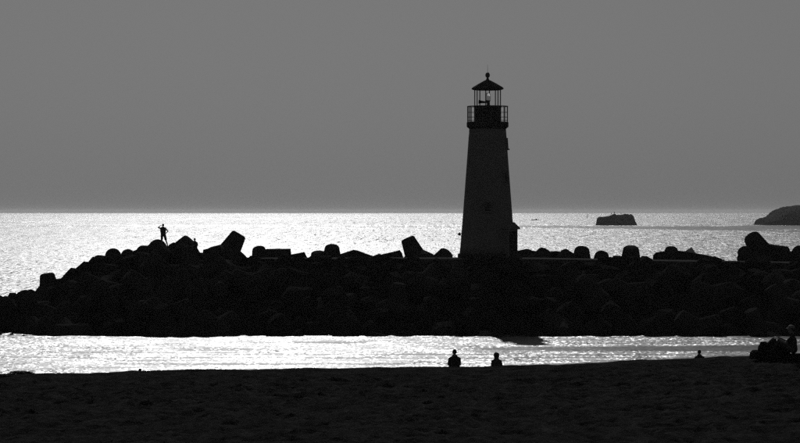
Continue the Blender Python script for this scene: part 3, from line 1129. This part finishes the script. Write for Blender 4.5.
# right-hand seated figure in profile, facing left
seat2 = dict(seat)
seat2.update(elbL=(-.24, .22, .34), wriL=(-.16, .46, .46), elbR=(.25, .24, .36), wriR=(.13, .50, .50), hanL=((.1, .9, .2), (0, 0, 1)), hanR=((-.1, .9, .2), (0, 0, 1)))
t = at(793.5, 325.0, 92.0)
g = beach_z(t.x, t.y)
person((t.x, t.y, t.z - .90 * 1.04), R(75), seat2, 'person in a pale cap sitting on a rock at the right edge', hair='short', shirt='cloth', bare_legs=False, hat='hat', height=1.04)
hs = t.z - .90 * 1.04 - g
boulder((t.x + .12, t.y, g + hs * .45), .42, 'low rock under the seated person at the right edge', seed=41, sz=max(.3, (hs * .55 + .05) / .42 / .72), rot=(0, 0, .4))

# dark rocks on the sand beside that figure
for k, (pts, lab) in enumerate((
        ([(750, 359), (750.5, 352.5), (753, 350.2), (757, 350), (760, 352), (761, 359)], 'smallest dark rock of the beach heap, at its left end'),
        ([(758, 360), (758.5, 347), (761, 342), (764.5, 341.6), (767.5, 343), (769, 348), (770, 360)], 'squat dark rock second from left in the beach heap'),
        ([(767, 360), (767.5, 343.5), (770.5, 340.5), (774, 337.8), (776.5, 342), (778, 347), (780, 360)], 'tallest peaked dark rock of the beach heap'),
        ([(777, 361), (777.5, 346.5), (781, 343), (785, 342.4), (789, 344.5), (790, 361)], 'dark rock of the beach heap touching the seated person'))):
    shaped_rock('boulder', pts, 92.4 + .12 * (k % 2), .55, lab, 'boulder', M['rock'], 50 + k)

# kelp heap at the left end of the crest
bm = bmesh.new()
rr = random.Random(5)
for k in range(110):
    a = rr.uniform(0, 6.28); q = math.sqrt(rr.random())
    x, y = math.cos(a) * q * .42, math.sin(a) * q * .3
    z = .11 * (1 - q * q)
    aa = rr.uniform(0, 6.28)
    add_capsule(bm, (x, y, z - .02), (x + math.cos(aa) * .16, y + math.sin(aa) * .16, z - .02 + rr.uniform(-.02, .02)), .03, .012, 6)
t = at(21, 373.0, 95.0)
o = from_bm('kelp_heap', bm, M['kelp'], None, True)
o.location = (t.x, t.y, beach_z(t.x, t.y) - .02)
tag(o, 'low dark heap of kelp on the sand near the left edge', 'kelp')
bm = bmesh.new()
for k in range(30):
    a = rr.uniform(0, 6.28); q = math.sqrt(rr.random())
    x, y = math.cos(a) * q * .14, math.sin(a) * q * .2
    aa = rr.uniform(0, 6.28)
    add_capsule(bm, (x, y, .08 * (1 - q * q)), (x + math.cos(aa) * .1, y + math.sin(aa) * .1, .05), .025, .012, 6)
t = at(5, 374.0, 94.0)
o = from_bm('kelp_heap', bm, M['kelp'], None, True)
o.location = (t.x, t.y, beach_z(t.x, t.y) - .01)
tag(o, 'tiny heap of kelp at the very left edge of the sand crest', 'kelp')
t = at(140, 369.5, 95.5)
boulder((t.x, t.y, beach_z(t.x, t.y) + .03), .075, 'small lone stone on the sand crest left of the seated pair', seed=61, sz=1.2)

# ------------------------------------------------------------------ far craft
BY = 4400.0
t = at(587.4, HZ, BY)
BU = empty('buoy', (t.x, BY, 0))
tag(BU, 'small dark navigation buoy near the horizon left of the islet', 'buoy')
bm = bmesh.new()
add_lathe(bm, [(0.6, -.6), (1.3, -.2), (1.4, .5), (1.2, .8), (0, .8)], 16)
from_bm('float', bm, M['metal'], BU)
bm = bmesh.new()
for k in range(4):
    a = k * math.pi / 2 + .4
    add_rod(bm, (math.cos(a) * .9, math.sin(a) * .9, .7), (math.cos(a) * .4, math.sin(a) * .4, 3.8), .09, None, 6)
add_lathe(bm, [(.7, 2.2), (.7, 3.7), (0, 3.7)], 10)
from_bm('frame', bm, M['metal'], BU)
bm = bmesh.new()
add_lathe(bm, [(.35, 3.7), (.35, 4.3), (0, 4.5)], 10)
from_bm('light', bm, M['metal'], BU)

BY = 2750.0
t = at(535.0, HZ, BY)
BO = empty('boat', (t.x, BY, 0))
tag(BO, 'tiny low open boat on the sea just right of the lighthouse', 'boat')
bm = bmesh.new()
secs = []
for k in range(9):
    u = k / 8
    x = -3.6 + 7.2 * u
    w = .95 * (1 - (1 - min(1, u * 1.6)) ** 2) if u < .6 else .95
    w = max(.04, w)
    sh = .75 - .25 * u
    secs.append([bm.verts.new(c) for c in ((x, -w, sh), (x, -w * .7, -.1), (x, 0, -.3), (x, w * .7, -.1), (x, w, sh), (x, w * .85, sh - .05), (x, 0, .15), (x, -w * .85, sh - .05))])
for a, c in zip(secs, secs[1:]):
    for k in range(8):
        bm.faces.new((a[k], a[(k + 1) % 8], c[(k + 1) % 8], c[k]))
bm.faces.new(secs[0]); bm.faces.new(list(reversed(secs[-1])))
bmesh.ops.recalc_face_normals(bm, faces=bm.faces)
from_bm('hull', bm, M['hull'], BO)
bm = bmesh.new()
add_box(bm, (.6, -.5, .1), (1.9, .5, 1.35))
add_box(bm, (.5, -.58, 1.36), (2.0, .58, 1.46))
from_bm('wheelhouse', bm, M['hull'], BO)
bm = bmesh.new()
add_box(bm, (3.55, -.2, .1), (3.95, .2, .95))
add_box(bm, (3.65, -.08, -.5), (3.85, .08, .099))
from_bm('outboard_motor', bm, M['metal'], BO)

# ------------------------------------------------------------------ haze
hz, nt, b = new_mat('sea_haze')
nt.nodes.remove(b)
pv = nt.nodes.new('ShaderNodeVolumePrincipled')
pv.inputs['Color'].default_value = (0.75, 0.75, 0.75, 1)
pv.inputs['Density'].default_value = 0.000032
pv.inputs['Anisotropy'].default_value = 0.6
nt.links.new(pv.outputs[0], nt.nodes['Material Output'].inputs['Volume'])
bm = bmesh.new()
add_box(bm, (-14500, -450, -4), (14500, 20500, 21))
o = from_bm('haze', bm, hz)
tag(o, 'thin pale sea haze over the whole bay', kind='stuff')
